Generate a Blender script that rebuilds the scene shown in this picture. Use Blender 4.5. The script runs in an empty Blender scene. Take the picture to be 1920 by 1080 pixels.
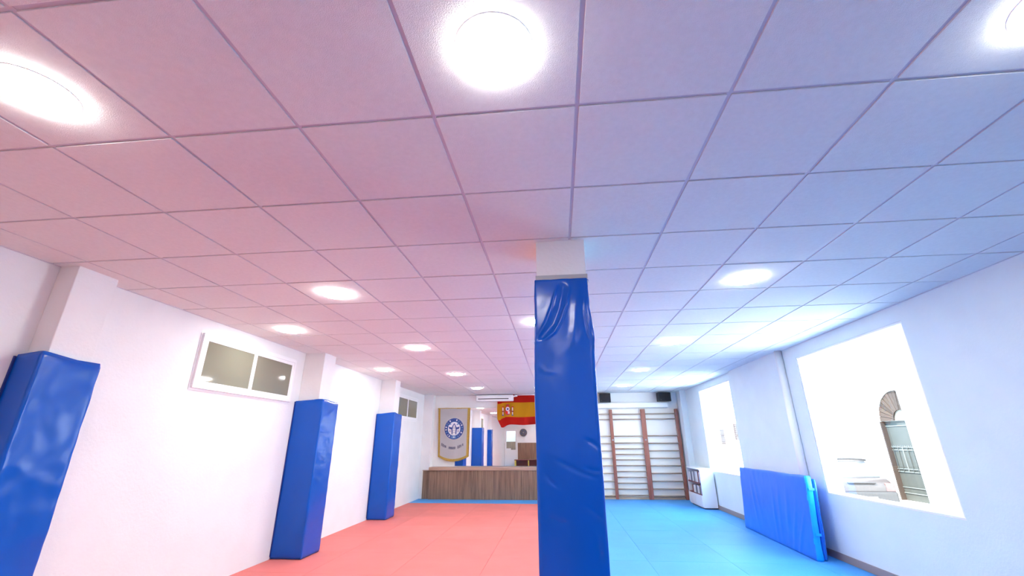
import bpy, bmesh, math, random
from mathutils import Vector, Matrix, noise
random.seed(7)
SC = bpy.context.scene
COL = SC.collection
PI = math.pi

# ------------------------------------------------------------------ camera
CAMZ = 1.4022
def cam_axes(y, p, r):
    cy, sy, cp, sp, cr, sr = math.cos(y), math.sin(y), math.cos(p), math.sin(p), math.cos(r), math.sin(r)
    f = Vector((sy*cp, cy*cp, sp)); x = Vector((cy, -sy, 0)); u = x.cross(f)
    return cr*x + sr*u, -sr*x + cr*u, f
X_, U_, F_ = cam_axes(-0.0992, 0.3487, -0.0056)
cam = bpy.data.cameras.new('camera'); camo = bpy.data.objects.new('camera', cam); COL.objects.link(camo)
M = Matrix((( X_[0], U_[0], -F_[0], 0), (X_[1], U_[1], -F_[1], 0), (X_[2], U_[2], -F_[2], CAMZ), (0, 0, 0, 1)))
camo.matrix_world = M
cam.sensor_width = 36; cam.lens = 796.46/1920*36; cam.clip_start = 0.02; cam.clip_end = 300
SC.camera = camo

# ------------------------------------------------------------------ view, world, sun
vs = SC.view_settings
vs.view_transform = 'Standard'; vs.look = 'None'; vs.gamma = 1; vs.use_curve_mapping = False
vs.exposure = 0.10
SC.cycles.max_bounces = 10; SC.cycles.diffuse_bounces = 7; SC.cycles.glossy_bounces = 5
SC.cycles.transparent_max_bounces = 8; SC.cycles.sample_clamp_indirect = 8.0
SC.cycles.use_denoising = True
LAMP = 98.0
w = bpy.data.worlds.new('sky'); SC.world = w; w.use_nodes = True
bg = w.node_tree.nodes['Background']; bg.inputs[0].default_value = (0.45, 0.72, 1.0, 1); bg.inputs[1].default_value = 16.0
sun = bpy.data.lights.new('sun', 'SUN'); sun.energy = 36; sun.angle = 0.01; sun.color = (1, .97, .92)
suno = bpy.data.objects.new('sun', sun); COL.objects.link(suno)
suno.rotation_euler = Vector((-0.62, -0.35, 1.0)).to_track_quat('Z', 'Y').to_euler()   # high, from over this building

# ------------------------------------------------------------------ materials
def mat(name, col, rough=.6, spec=.5, metal=0, var=0.0, vscale=8, bump=0.0, bscale=60, coat=0, objvar=0.0, stretch=None, emit=None, detail=4):
    m = bpy.data.materials.new(name); m.use_nodes = True
    nt = m.node_tree; N = nt.nodes; L = nt.links; b = N['Principled BSDF']
    b.inputs['Base Color'].default_value = (*col, 1); b.inputs['Roughness'].default_value = rough
    b.inputs['Metallic'].default_value = metal; b.inputs['Specular IOR Level'].default_value = spec
    b.inputs['Coat Weight'].default_value = coat
    tc = N.new('ShaderNodeTexCoord'); src = tc.outputs['Object']
    if stretch:
        mp = N.new('ShaderNodeMapping'); mp.inputs['Scale'].default_value = stretch
        L.new(src, mp.inputs[0]); src = mp.outputs[0]
    if objvar and var:
        oi = N.new('ShaderNodeObjectInfo'); va = N.new('ShaderNodeVectorMath'); va.operation = 'MULTIPLY_ADD'
        cb = N.new('ShaderNodeCombineXYZ'); L.new(oi.outputs['Random'], cb.inputs[0]); L.new(oi.outputs['Random'], cb.inputs[2])
        L.new(cb.outputs[0], va.inputs[0]); va.inputs[1].default_value = (37, 37, 37); L.new(src, va.inputs[2]); src = va.outputs[0]
    cur = None
    if var:
        n = N.new('ShaderNodeTexNoise'); n.inputs['Scale'].default_value = vscale; n.inputs['Detail'].default_value = detail
        L.new(src, n.inputs['Vector'])
        mr = N.new('ShaderNodeMapRange'); mr.inputs[1].default_value = .3; mr.inputs[2].default_value = .7
        mr.inputs[3].default_value = 1-var; mr.inputs[4].default_value = 1+var*.6; L.new(n.outputs[0], mr.inputs[0]); cur = mr.outputs[0]
    if objvar:
        oi = N.new('ShaderNodeObjectInfo'); mr = N.new('ShaderNodeMapRange')
        mr.inputs[3].default_value = 1-objvar; mr.inputs[4].default_value = 1+objvar; L.new(oi.outputs['Random'], mr.inputs[0])
        if cur:
            mu = N.new('ShaderNodeMath'); mu.operation = 'MULTIPLY'; L.new(cur, mu.inputs[0]); L.new(mr.outputs[0], mu.inputs[1]); cur = mu.outputs[0]
        else: cur = mr.outputs[0]
    if cur:
        vm = N.new('ShaderNodeVectorMath'); vm.operation = 'SCALE'; vm.inputs[0].default_value = col; L.new(cur, vm.inputs['Scale'])
        L.new(vm.outputs[0], b.inputs['Base Color'])
    if bump:
        n = N.new('ShaderNodeTexNoise'); n.inputs['Scale'].default_value = bscale; n.inputs['Detail'].default_value = 3
        L.new(src, n.inputs['Vector'])
        bp = N.new('ShaderNodeBump'); bp.inputs['Strength'].default_value = bump; bp.inputs['Distance'].default_value = .01
        L.new(n.outputs[0], bp.inputs['Height']); L.new(bp.outputs[0], b.inputs['Normal'])
    if emit:
        b.inputs['Emission Color'].default_value = (*emit[0], 1); b.inputs['Emission Strength'].default_value = emit[1]
    return m

def speckle(name, col, dark, rough, amount, scale=90):
    """foam mat: fine diamond grain, scattered dark scuffs"""
    m = mat(name, col, rough, .3, var=.07, vscale=2.2, bump=.35, bscale=220, objvar=.035)
    nt = m.node_tree; N = nt.nodes; L = nt.links; b = N['Principled BSDF']
    src = b.inputs['Base Color'].links[0].from_socket
    tc = N.new('ShaderNodeTexCoord')
    n1 = N.new('ShaderNodeTexNoise'); n1.inputs['Scale'].default_value = scale; n1.inputs['Detail'].default_value = 2
    n2 = N.new('ShaderNodeTexNoise'); n2.inputs['Scale'].default_value = 1.3; n2.inputs['Detail'].default_value = 3
    gm = N.new('ShaderNodeNewGeometry')
    L.new(gm.outputs['Position'], n1.inputs['Vector']); L.new(gm.outputs['Position'], n2.inputs['Vector'])
    r1 = N.new('ShaderNodeMapRange'); r1.inputs[1].default_value = .6; r1.inputs[2].default_value = .7; L.new(n1.outputs[0], r1.inputs[0])
    r2 = N.new('ShaderNodeMapRange'); r2.inputs[1].default_value = .48; r2.inputs[2].default_value = .62; L.new(n2.outputs[0], r2.inputs[0])
    mu = N.new('ShaderNodeMath'); mu.operation = 'MULTIPLY'; L.new(r1.outputs[0], mu.inputs[0]); L.new(r2.outputs[0], mu.inputs[1])
    m2 = N.new('ShaderNodeMath'); m2.operation = 'MULTIPLY'; L.new(mu.outputs[0], m2.inputs[0]); m2.inputs[1].default_value = amount
    mx = N.new('ShaderNodeMix'); mx.data_type = 'RGBA'; L.new(m2.outputs[0], mx.inputs[0]); L.new(src, mx.inputs[6]); mx.inputs[7].default_value = (*dark, 1)
    L.new(mx.outputs[2], b.inputs['Base Color'])
    return m

def wood(name, c1, c2, rough=.55, sx=26, sz=1.2, objvar=.08):
    m = bpy.data.materials.new(name); m.use_nodes = True
    nt = m.node_tree; N = nt.nodes; L = nt.links; b = N['Principled BSDF']; b.inputs['Roughness'].default_value = rough
    tc = N.new('ShaderNodeTexCoord'); oi = N.new('ShaderNodeObjectInfo')
    mp = N.new('ShaderNodeMapping'); mp.inputs['Scale'].default_value = (sx, sx, sz); L.new(tc.outputs['Object'], mp.inputs[0])
    cb = N.new('ShaderNodeCombineXYZ'); L.new(oi.outputs['Random'], cb.inputs[0]); L.new(oi.outputs['Random'], cb.inputs[2])
    va = N.new('ShaderNodeVectorMath'); va.operation = 'MULTIPLY_ADD'; va.inputs[1].default_value = (90, 0, 50)
    L.new(cb.outputs[0], va.inputs[0]); L.new(mp.outputs[0], va.inputs[2])
    n = N.new('ShaderNodeTexNoise'); n.inputs['Scale'].default_value = 1; n.inputs['Detail'].default_value = 6; n.inputs['Distortion'].default_value = .6
    L.new(va.outputs[0], n.inputs['Vector'])
    cr = N.new('ShaderNodeValToRGB'); cr.color_ramp.elements[0].position = .3; cr.color_ramp.elements[1].position = .7
    cr.color_ramp.elements[0].color = (*c1, 1); cr.color_ramp.elements[1].color = (*c2, 1); L.new(n.outputs[0], cr.inputs[0])
    mr = N.new('ShaderNodeMapRange'); mr.inputs[3].default_value = 1-objvar; mr.inputs[4].default_value = 1+objvar; L.new(oi.outputs['Random'], mr.inputs[0])
    vm = N.new('ShaderNodeVectorMath'); vm.operation = 'SCALE'; L.new(cr.outputs[0], vm.inputs[0]); L.new(mr.outputs[0], vm.inputs['Scale'])
    L.new(vm.outputs[0], b.inputs['Base Color'])
    bp = N.new('ShaderNodeBump'); bp.inputs['Strength'].default_value = .15; bp.inputs['Distance'].default_value = .004
    L.new(n.outputs[0], bp.inputs['Height']); L.new(bp.outputs[0], b.inputs['Normal'])
    return m

def clear_glass(name, tint=(1, 1, 1)):
    m = bpy.data.materials.new(name); m.use_nodes = True
    nt = m.node_tree; N = nt.nodes; L = nt.links; N.remove(N['Principled BSDF']); o = N['Material Output']
    t = N.new('ShaderNodeBsdfTransparent'); t.inputs[0].default_value = (*tint, 1)
    g = N.new('ShaderNodeBsdfGlossy'); g.inputs['Roughness'].default_value = .01
    lw = N.new('ShaderNodeLayerWeight'); lw.inputs[0].default_value = .5
    pw_ = N.new('ShaderNodeMath'); pw_.operation = 'POWER'; pw_.inputs[1].default_value = 5; L.new(lw.outputs['Facing'], pw_.inputs[0])
    f = N.new('ShaderNodeMath'); f.operation = 'MULTIPLY_ADD'; f.inputs[1].default_value = .96; f.inputs[2].default_value = .04; L.new(pw_.outputs[0], f.inputs[0])
    mx = N.new('ShaderNodeMixShader'); L.new(f.outputs[0], mx.inputs[0]); L.new(t.outputs[0], mx.inputs[1]); L.new(g.outputs[0], mx.inputs[2])
    L.new(mx.outputs[0], o.inputs[0]); return m

def frosted(name, col):
    m = bpy.data.materials.new(name); m.use_nodes = True
    nt = m.node_tree; N = nt.nodes; L = nt.links; N.remove(N['Principled BSDF']); o = N['Material Output']
    t = N.new('ShaderNodeBsdfTranslucent'); t.inputs[0].default_value = (*col, 1)
    g = N.new('ShaderNodeBsdfDiffuse'); g.inputs[0].default_value = (*col, 1)
    mx = N.new('ShaderNodeMixShader'); mx.inputs[0].default_value = .35; L.new(t.outputs[0], mx.inputs[1]); L.new(g.outputs[0], mx.inputs[2])
    L.new(mx.outputs[0], o.inputs[0]); return m

MT = dict(
    wall=mat('wall_paint', (.80, .80, .79), .75, .25, var=.03, vscale=3, bump=.25, bscale=45),
    wallr=mat('wall_paint_blue_cast', (.72, .81, .83), .75, .25, var=.03, vscale=3, bump=.25, bscale=45),  # bluish light on the right side put into the wall colour
    tile=mat('ceiling_tile_fibre', (.80, .81, .78), .9, .15, var=.03, vscale=40, bump=.35, bscale=320, objvar=.012),
    tbar=mat('ceiling_bar_enamel', (.60, .58, .62), .35, .5),
    slab=mat('concrete', (.4, .4, .4), .9),
    red=speckle('red_foam', (.74, .205, .18), (.55, .09, .09), .6, .25),
    blue=speckle('blue_foam', (.072, .355, .80), (.02, .10, .35), .5, .7, 55),
    vinyl=mat('blue_vinyl', (.0, .082, .46), .22, .36, var=.05, vscale=3, bump=.07, bscale=6, stretch=(1.3, 1.3, .4)),
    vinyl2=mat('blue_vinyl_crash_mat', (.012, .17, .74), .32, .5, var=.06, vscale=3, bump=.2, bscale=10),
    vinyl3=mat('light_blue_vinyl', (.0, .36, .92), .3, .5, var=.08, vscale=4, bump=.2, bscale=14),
    piping=mat('dark_blue_piping', (.01, .03, .22), .4),
    frame=mat('white_plastic', (.86, .86, .86), .3, .5),
    grey=mat('grey_metal', (.36, .36, .38), .45, .5, metal=.3),
    pane=mat('dim_window_pane', (.20, .20, .145), .06, .6, var=.05, vscale=2),
    glass=clear_glass('clear_glass'),
    frost=frosted('frosted_film', (.85, .87, .9)),
    lamp=mat('lamp_diffuser', (1, 1, 1), .5, emit=((1.0, .985, .95), LAMP)),
    wood=wood('walnut_laminate', (.13, .075, .045), (.30, .185, .12)),
    lip=wood('pale_wood_edge', (.38, .24, .17), (.50, .34, .26), sx=1.5, sz=30),
    upright=wood('varnished_wood', (.22, .07, .045), (.36, .13, .09), rough=.25, sx=20, sz=1),
    rung=wood('pale_wood_rung', (.30, .22, .16), (.45, .34, .25), rough=.4, sx=2, sz=30),
    cream=mat('cream_board', (.80, .77, .70), .6),
    black=mat('black_plastic', (.02, .02, .024), .45, .5, bump=.2, bscale=200),
    black2=mat('speaker_cloth', (.03, .028, .032), .9, .2, bump=.4, bscale=400),
    mirror=mat('mirror_silver', (.90, .92, .91), .012, .5, metal=1),
    fred=mat('flag_red', (.66, .02, .012), .75, .2), fyel=mat('flag_yellow', (.80, .40, .015), .75, .2),
    maroon=mat('print_dark_red', (.35, .04, .03), .8), pale=mat('print_pale', (.75, .6, .6), .8),
    cloth=mat('white_satin', (.78, .75, .75), .55, .3, bump=.2, bscale=15),
    gold=mat('gold_fringe', (.72, .50, .12), .6, .4, var=.2, vscale=60),
    navy=mat('print_navy', (.035, .07, .25), .8), steel=mat('print_steel_blue', (.10, .22, .45), .8),
    ink=mat('print_grey_ink', (.20, .18, .24), .8),
    base=mat('brown_grey_skirting', (.30, .25, .24), .5),
    yellow=mat('yellow_steel', (.80, .62, .10), .4),
    stucco=mat('white_stucco', (.80, .78, .73), .9, .2, var=.04, vscale=2, bump=.3, bscale=20),
    paving=mat('pale_paving', (.62, .61, .59), .9, .2, var=.1, vscale=2),
    brick=mat('brown_brick', (.030, .019, .013), .85, .2, objvar=.25, var=.1, vscale=10),
    gate=mat('grey_green_metal', (.036, .037, .031), .7, .2, var=.1, vscale=3),
    gatelt=mat('pale_gate_rail', (.085, .09, .08), .5), fan=mat('cream_fanlight', (.12, .10, .07), .7),
    shut=mat('orange_brown_shutter', (.065, .035, .025), .6), grout=mat('faint_grey_paint', (.07, .07, .066), .8),
    carb=mat('car_silver_paint', (.30, .28, .27), .3, .6, coat=.5), card=mat('car_dark_trim', (.018, .015, .014), .5),
    cargl=mat('car_tinted_glass', (.14, .14, .14), .1, .6), card2=mat('car_dark_paint', (.036, .028, .026), .35, .5), tail=mat('car_red_lens', (.09, .04, .035), .25),
    tyre=mat('tyre_rubber', (.02, .02, .02), .8), plate=mat('plate_white', (.12, .12, .12), .5),
    boxw=mat('white_melamine', (.82, .82, .82), .35), paper=mat('pale_paper', (.62, .60, .58), .8, objvar=.12),
    purple=mat('purple_edge', (.10, .06, .35), .6), rbrown=mat('red_brown_card', (.22, .07, .06), .7), dgrey=mat('dark_grey_card', (.10, .10, .13), .7),
)

# ------------------------------------------------------------------ helpers
def link(name, me, m=None, parent=None, loc=None, rot=None):
    o = bpy.data.objects.new(name, me); COL.objects.link(o)
    if m is not None and me is not None:
        for x in (m if isinstance(m, (list, tuple)) else [m]): me.materials.append(x)
    if parent: o.parent = parent
    if loc: o.location = loc
    if rot: o.rotation_euler = rot
    return o
def tag(o, label, cat, group=None):
    o['label'] = label; o['category'] = cat
    if group: o['group'] = group
    return o
def struct(o): o['kind'] = 'structure'; return o
def empty(name, loc, rz=0):
    o = bpy.data.objects.new(name, None); COL.objects.link(o); o.location = loc; o.rotation_euler = (0, 0, rz); o.empty_display_size = .1
    return o
def bm2me(bm, smooth=False, name='mesh'):
    me = bpy.data.meshes.new(name); bm.normal_update(); bm.to_mesh(me); bm.free()
    if smooth:
        for p in me.polygons: p.use_smooth = True
    return me
def addbox(bm, x0, x1, y0, y1, z0, z1, bev=0, mi=0, mtx=None):
    vs = [bm.verts.new(v) for v in ((x0,y0,z0),(x1,y0,z0),(x1,y1,z0),(x0,y1,z0),(x0,y0,z1),(x1,y0,z1),(x1,y1,z1),(x0,y1,z1))]
    fs = [bm.faces.new([vs[i] for i in f]) for f in ((0,3,2,1),(4,5,6,7),(0,1,5,4),(1,2,6,5),(2,3,7,6),(3,0,4,7))]
    for f in fs: f.material_index = mi
    if bev:
        es = list({e for f in fs for e in f.edges})
        r = bmesh.ops.bevel(bm, geom=es, offset=bev, segments=2, affect='EDGES', profile=.5, clamp_overlap=True)
        for f in r['faces']: f.material_index = mi
    if mtx:
        pass
def boxme(x0, x1, y0, y1, z0, z1, bev=0):
    bm = bmesh.new(); addbox(bm, x0, x1, y0, y1, z0, z1, bev); return bm2me(bm)
def box(name, b, m, parent=None, bev=0, loc=None, rot=None):
    return link(name, boxme(*b, bev=bev), m, parent, loc, rot)
def addtube(bm, a, b, r, n=10, r2=None, caps=True):
    a = Vector(a); b = Vector(b); d = (b-a).normalized(); s = d.orthogonal().normalized(); t = d.cross(s); r2 = r if r2 is None else r2
    A = [bm.verts.new(a + (s*math.cos(k*2*PI/n)+t*math.sin(k*2*PI/n))*r) for k in range(n)]
    B = [bm.verts.new(b + (s*math.cos(k*2*PI/n)+t*math.sin(k*2*PI/n))*r2) for k in range(n)]
    for k in range(n): bm.faces.new((A[k], A[(k+1)%n], B[(k+1)%n], B[k]))
    if caps: bm.faces.new(A[::-1]); bm.faces.new(B)
def tube(name, a, b, r, m, parent=None, n=10, r2=None):
    bm = bmesh.new(); addtube(bm, a, b, r, n, r2)
    bmesh.ops.recalc_face_normals(bm, faces=bm.faces)
    me = bm2me(bm)
    for p in me.polygons: p.use_smooth = len(p.vertices) == 4
    return link(name, me, m, parent)
def holes_wall(axis, c0, c1, u0, u1, z0, z1, holes):
    """wall slab with rectangular openings; axis 'x' means the slab is thin in x"""
    bm = bmesh.new()
    us = sorted({u0, u1, *[h[0] for h in holes], *[h[1] for h in holes]}); zs = sorted({z0, z1, *[h[2] for h in holes], *[h[3] for h in holes]})
    for i in range(len(us)-1):
        for j in range(len(zs)-1):
            um = (us[i]+us[i+1])/2; zm = (zs[j]+zs[j+1])/2
            if any(h[0] < um < h[1] and h[2] < zm < h[3] for h in holes): continue
            if axis == 'x': addbox(bm, c0, c1, us[i], us[i+1], zs[j], zs[j+1])
            else: addbox(bm, us[i], us[i+1], c0, c1, zs[j], zs[j+1])
    bmesh.ops.remove_doubles(bm, verts=bm.verts, dist=1e-5)
    seen = {}
    for f in list(bm.faces):
        k = tuple(sorted(v.index for v in f.verts)); seen.setdefault(k, []).append(f)
    bm.verts.index_update(); seen = {}
    for f in bm.faces: seen.setdefault(tuple(sorted(v.index for v in f.verts)), []).append(f)
    dead = [f for l in seen.values() if len(l) > 1 for f in l]
    bmesh.ops.delete(bm, geom=dead, context='FACES')
    return bm2me(bm)

XL, XR, YB, YF, H = -3.768, 3.457, 12.50, -2.6, 2.695

# ================================================================== SETTING
# floor and foam mats -------------------------------------------------
floor = struct(box('floor', (XL-.5, XR+.3, YF-1.5, YB+.3, -.20, -.03), MT['slab']))
SPLIT = .065
def mats(x0, x1, y0, y1, ox, oy, m, step=1.0):
    xs = [x0, x1]; k = ox
    while k > x0: k -= step
    while k < x1:
        if x0+.05 < k < x1-.05: xs.append(k)
        k += step
    ys = [y0, y1]; k = oy
    while k > y0: k -= step
    while k < y1:
        if y0+.05 < k < y1-.05: ys.append(k)
        k += step
    xs = sorted(set(xs)); ys = sorted(set(ys)); cache = {}
    for i in range(len(xs)-1):
        for j in range(len(ys)-1):
            dx = round(xs[i+1]-xs[i], 3); dy = round(ys[j+1]-ys[j], 3)
            me = cache.get((dx, dy))
            if not me:
                me = boxme(.0012, dx-.0012, .0012, dy-.0012, -.028, 0, .002); me.materials.append(m); cache[(dx, dy)] = me
            o = bpy.data.objects.new('foam_mat', me); COL.objects.link(o); o.parent = floor
            o.location = (xs[i], ys[j], random.uniform(-.0006, 0))
mats(XL, SPLIT, YF, -1.55, SPLIT, 11.45, MT['blue'])
mats(XL, SPLIT, -1.55, 11.45, SPLIT, 11.45, MT['red'])
mats(XL, SPLIT, 11.45, YB, SPLIT, 11.45, MT['blue'])
mats(SPLIT, XR, YF, YB, SPLIT, 12.30, MT['blue'])

# walls ----------------------------------------------------------------
W1 = (4.47, 6.48, .75, 2.527); W2 = (9.04, 11.0, .76, 2.56)
WT = .22
wall_left = struct(link('wall_left', boxme(XL-WT, XL, YF, YB, -.03, 3.0), MT['wall']))
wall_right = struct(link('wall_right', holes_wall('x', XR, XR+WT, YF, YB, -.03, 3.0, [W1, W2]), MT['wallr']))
wall_back = struct(link('wall_back', boxme(XL-WT, XR+WT, YB, YB+WT, -.03, 3.0), MT['wall']))
DX0, DX1, DZ = -3.71, -3.0, 2.12
wall_front = struct(link('wall_front', holes_wall('y', YF-.15, YF, XL-WT, XR+WT, -.03, 3.0, [(DX0, DX1, -.03, DZ)]), MT['wall']))
box('wainscot', (DX1+.06, XR-.01, YF, YF+.02, 0, 1.38), MT['wood'], wall_front)
box('wainscot', (XL+.01, DX0-.06, YF, YF+.02, 0, 1.38), MT['wood'], wall_front)
# small passage seen through the pane of the door
pw = struct(link('wall_passage', boxme(XL-.4, DX1+1.0, YF-1.45, YF-1.35, -.03, 2.9), MT['wall']))
box('wainscot', (XL-.3, DX1+.9, YF-1.35, YF-1.33, 0, 1.45), MT['wood'], pw)
box('passage_side', (XL-.42, XL-.35, YF-1.4, YF-.14, -.03, 3.0), MT['wall'], pw); box('passage_side', (DX1+.95, DX1+1.02, YF-1.4, YF-.14, -.03, 3.0), MT['wall'], pw)
roof = struct(box('roof_slab', (XL-WT-.1, XR+WT+.25, YF-1.6, YB+WT+.1, 3.0, 3.25), MT['slab']))
# baseboards on the right wall
bb = struct(box('baseboard_right', (XR-.014, XR, YF, 6.85, 0, .085), MT['base'], bev=.003))
bb = struct(box('baseboard_right', (XR-.014, XR, 8.80, 12.1, 0, .085), MT['base'], bev=.003))

# pilasters (white upper parts show above the pads)
def pilaster(name, x0, x1, y0, y1, m=None):
    return struct(box(name, (x0, x1, y0, y1, 0.0, H+.02), m or MT['wall'], bev=.006))
pilaster('wall_pilaster', XL, -3.60, 2.66, 2.97)
pilaster('wall_pilaster', XL, -3.455, 6.08, 6.42)
pilaster('wall_pilaster', XL, -3.445, 9.07, 9.36)
pilaster('wall_pilaster', XL, -3.50, 12.25, YB)
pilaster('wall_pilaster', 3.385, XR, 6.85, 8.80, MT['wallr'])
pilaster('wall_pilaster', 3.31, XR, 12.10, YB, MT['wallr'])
bm = bmesh.new(); addtube(bm, (XR-.045, 6.848, .002), (XR-.045, 6.848, H+.01), .052, 20)
bmesh.ops.recalc_face_normals(bm, faces=bm.faces); struct(link('bright_edge_strip_1', bm2me(bm, True), MT['frame']))  # white strip added so the pilaster's window-lit edge reads bright
col = struct(box('pillar', (-.098, .230, 2.64, 2.98, 0, H+.02), MT['wall'], bev=.006))
# ceiling --------------------------------------------------------------
ceiling = struct(box('ceiling', (XL-.05, XR+.05, YF-.02, YB+.02, H+.03, H+.10), MT['slab']))
GX, GY, P = .1326, 1.3962, .6
xl = [XL]+[GX+P*i for i in range(-6, 6)]+[XR]
yl = [GY+P*j for j in range(-3, 19)]+[YB]
G = .0085
cache = {}
def tile(x0, x1, y0, y1, bm=None):
    e = .002
    a, b, c, d = x0+G, x1-G, y0+G, y1-G
    if bm: addbox(bm, a, b, c, d, H, H+.02, .0015); return
    k = (round(x1-x0, 3), round(y1-y0, 3))
    if k not in cache:
        w_, h_ = k[0]/2-G, k[1]/2-G
        me = boxme(-w_, w_, -h_, h_, 0, .02, .0015); me.materials.append(MT['tile']); cache[k] = me
    o = bpy.data.objects.new('ceiling_tile', cache[k]); COL.objects.link(o); o.parent = ceiling
    o.location = ((x0+x1)/2, (y0+y1)/2, H+random.uniform(-.0012, .0008)); o.rotation_euler = (random.uniform(-.0012, .0012), random.uniform(-.0012, .0012), 0)
for i in range(len(xl)-1):
    for j in range(len(yl)-1): tile(xl[i], xl[i+1], yl[j], yl[j+1])
bm = bmesh.new()
yr = [YF]+[GY+P*j for j in range(-6, -2)]
for i in range(len(xl)-1):
    for j in range(len(yr)-1): tile(xl[i], xl[i+1], yr[j], yr[j+1], bm)
rt = link('rear_ceiling_tiles', bm2me(bm), MT['tile'], ceiling); rt['kind'] = 'stuff'
for x in xl[1:-1]: box('ceiling_bar', (x-.012, x+.012, YF, YB, H+.006, H+.03), MT['tbar'], ceiling)
for y in yr[1:-1]+yl[:-1]: box('ceiling_bar', (XL, XR, y-.012, y+.012, H+.007, H+.03), MT['tbar'], ceiling)
# wall angle trim round the ceiling edge
box('ceiling_edge_trim', (XL, XL+.012, YF, YB, H-.004, H+.004), MT['tbar'], ceiling)
box('ceiling_edge_trim', (XR-.012, XR, YF, YB, H-.004, H+.004), MT['tbar'], ceiling)

# windows on the left wall ----------------------------------------------
def left_window(name, y0, y1, z0, z1):
    r = struct(box(name, (XL, XL+.004, y0-.02, y1+.02, z0-.02, z1+.02), MT['frame']))
    bm = bmesh.new(); t = .035
    addbox(bm, XL, XL+.030, y0, y1, z1-t, z1, .003); addbox(bm, XL, XL+.030, y0, y1, z0, z0+t, .003)
    addbox(bm, XL, XL+.030, y0, y0+t, z0+t, z1-t, .003); addbox(bm, XL, XL+.030, y1-t, y1, z0+t, z1-t, .003)
    link('window_frame', bm2me(bm), MT['frame'], r)
    ym = (y0+y1)/2
    for (a, b, x) in ((y0+t, ym+.008, XL+.020), (ym-.008, y1-t, XL+.014)):
        bm = bmesh.new(); s = .042
        addbox(bm, x-.010, x+.010, a, b, z1-t-s, z1-t, .003); addbox(bm, x-.010, x+.010, a, b, z0+t, z0+t+s, .003)
        addbox(bm, x-.010, x+.010, a, a+s, z0+t+s, z1-t-s, .003); addbox(bm, x-.010, x+.010, b-s, b, z0+t+s, z1-t-s, .003)
        sh = link('sash', bm2me(bm), MT['frame'], r)
        box('pane', (x-.004, x+.004, a+s, b-s, z0+t+s, z1-t-s), MT['pane'], sh)
    return r
left_window('window_1', 4.12, 5.84, 1.955, 2.535)
left_window('window_2', 10.0, 11.64, 1.95, 2.52)

# windows on the right wall ---------------------------------------------
def right_window(name, W, film=None):
    y0, y1, z0, z1 = W; t = .022; a, b = XR+.004, XR+.05
    r = struct(box(name, (b, XR+WT+.03, y0+.001, y1-.001, z0-.0, z0+.012), MT['frame'], bev=.004))   # outer sill board
    for nm, bx in (('window_frame', (a, b, y0, y1, z1-t, z1)), ('window_frame', (a, b, y0, y1, z0, z0+t)), ('window_frame', (a, b, y0, y0+t, z0+t, z1-t)), ('window_frame', (a, b, y1-t, y1, z0+t, z1-t))):
        box(nm, bx, MT['frame'], r, .004)
    box('pane', (XR+.028, XR+.032, y0+t, y1-t, z0+t, z1-t), MT['glass'], r)
    if film: box('frosted_panel', (XR+.033, XR+.037, y0+t, film, z0+t, z1-t), MT['frost'], r)
    return r
right_window('window_3', W1, 4.86)
right_window('window_4', W2)

# door at the far end behind the camera (shows in the mirror)
door = struct(box('door_1', (DX0-.05, DX1+.05, YF, YF+.012, DZ, DZ+.06), MT['frame']))
box('door_frame', (DX0-.05, DX0, YF, YF+.012, 0, DZ), MT['frame'], door)
box('door_frame', (DX1, DX1+.05, YF, YF+.012, 0, DZ), MT['frame'], door)
bm = bmesh.new()
for b in ((DX0, DX1, 0, .98), (DX0, DX0+.06, .98, DZ), (DX1-.08, DX1, .98, DZ), (DX0+.06, DX1-.08, DZ-.06, DZ), (DX0+.06, DX0+.34, .98, 1.06)):
    addbox(bm, b[0], b[1], YF-.06, YF-.02, b[2], b[3])
dl = link('door_leaf', bm2me(bm), MT['boxw'], door)
box('pane', (DX0+.06, DX1-.08, YF-.042, YF-.038, .98, DZ-.06), MT['glass'], dl)
tube('door_handle', (DX1-.07, YF-.02, 1.05), (DX1-.07, YF+.05, 1.05), .015, MT['grey'], dl)

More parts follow.
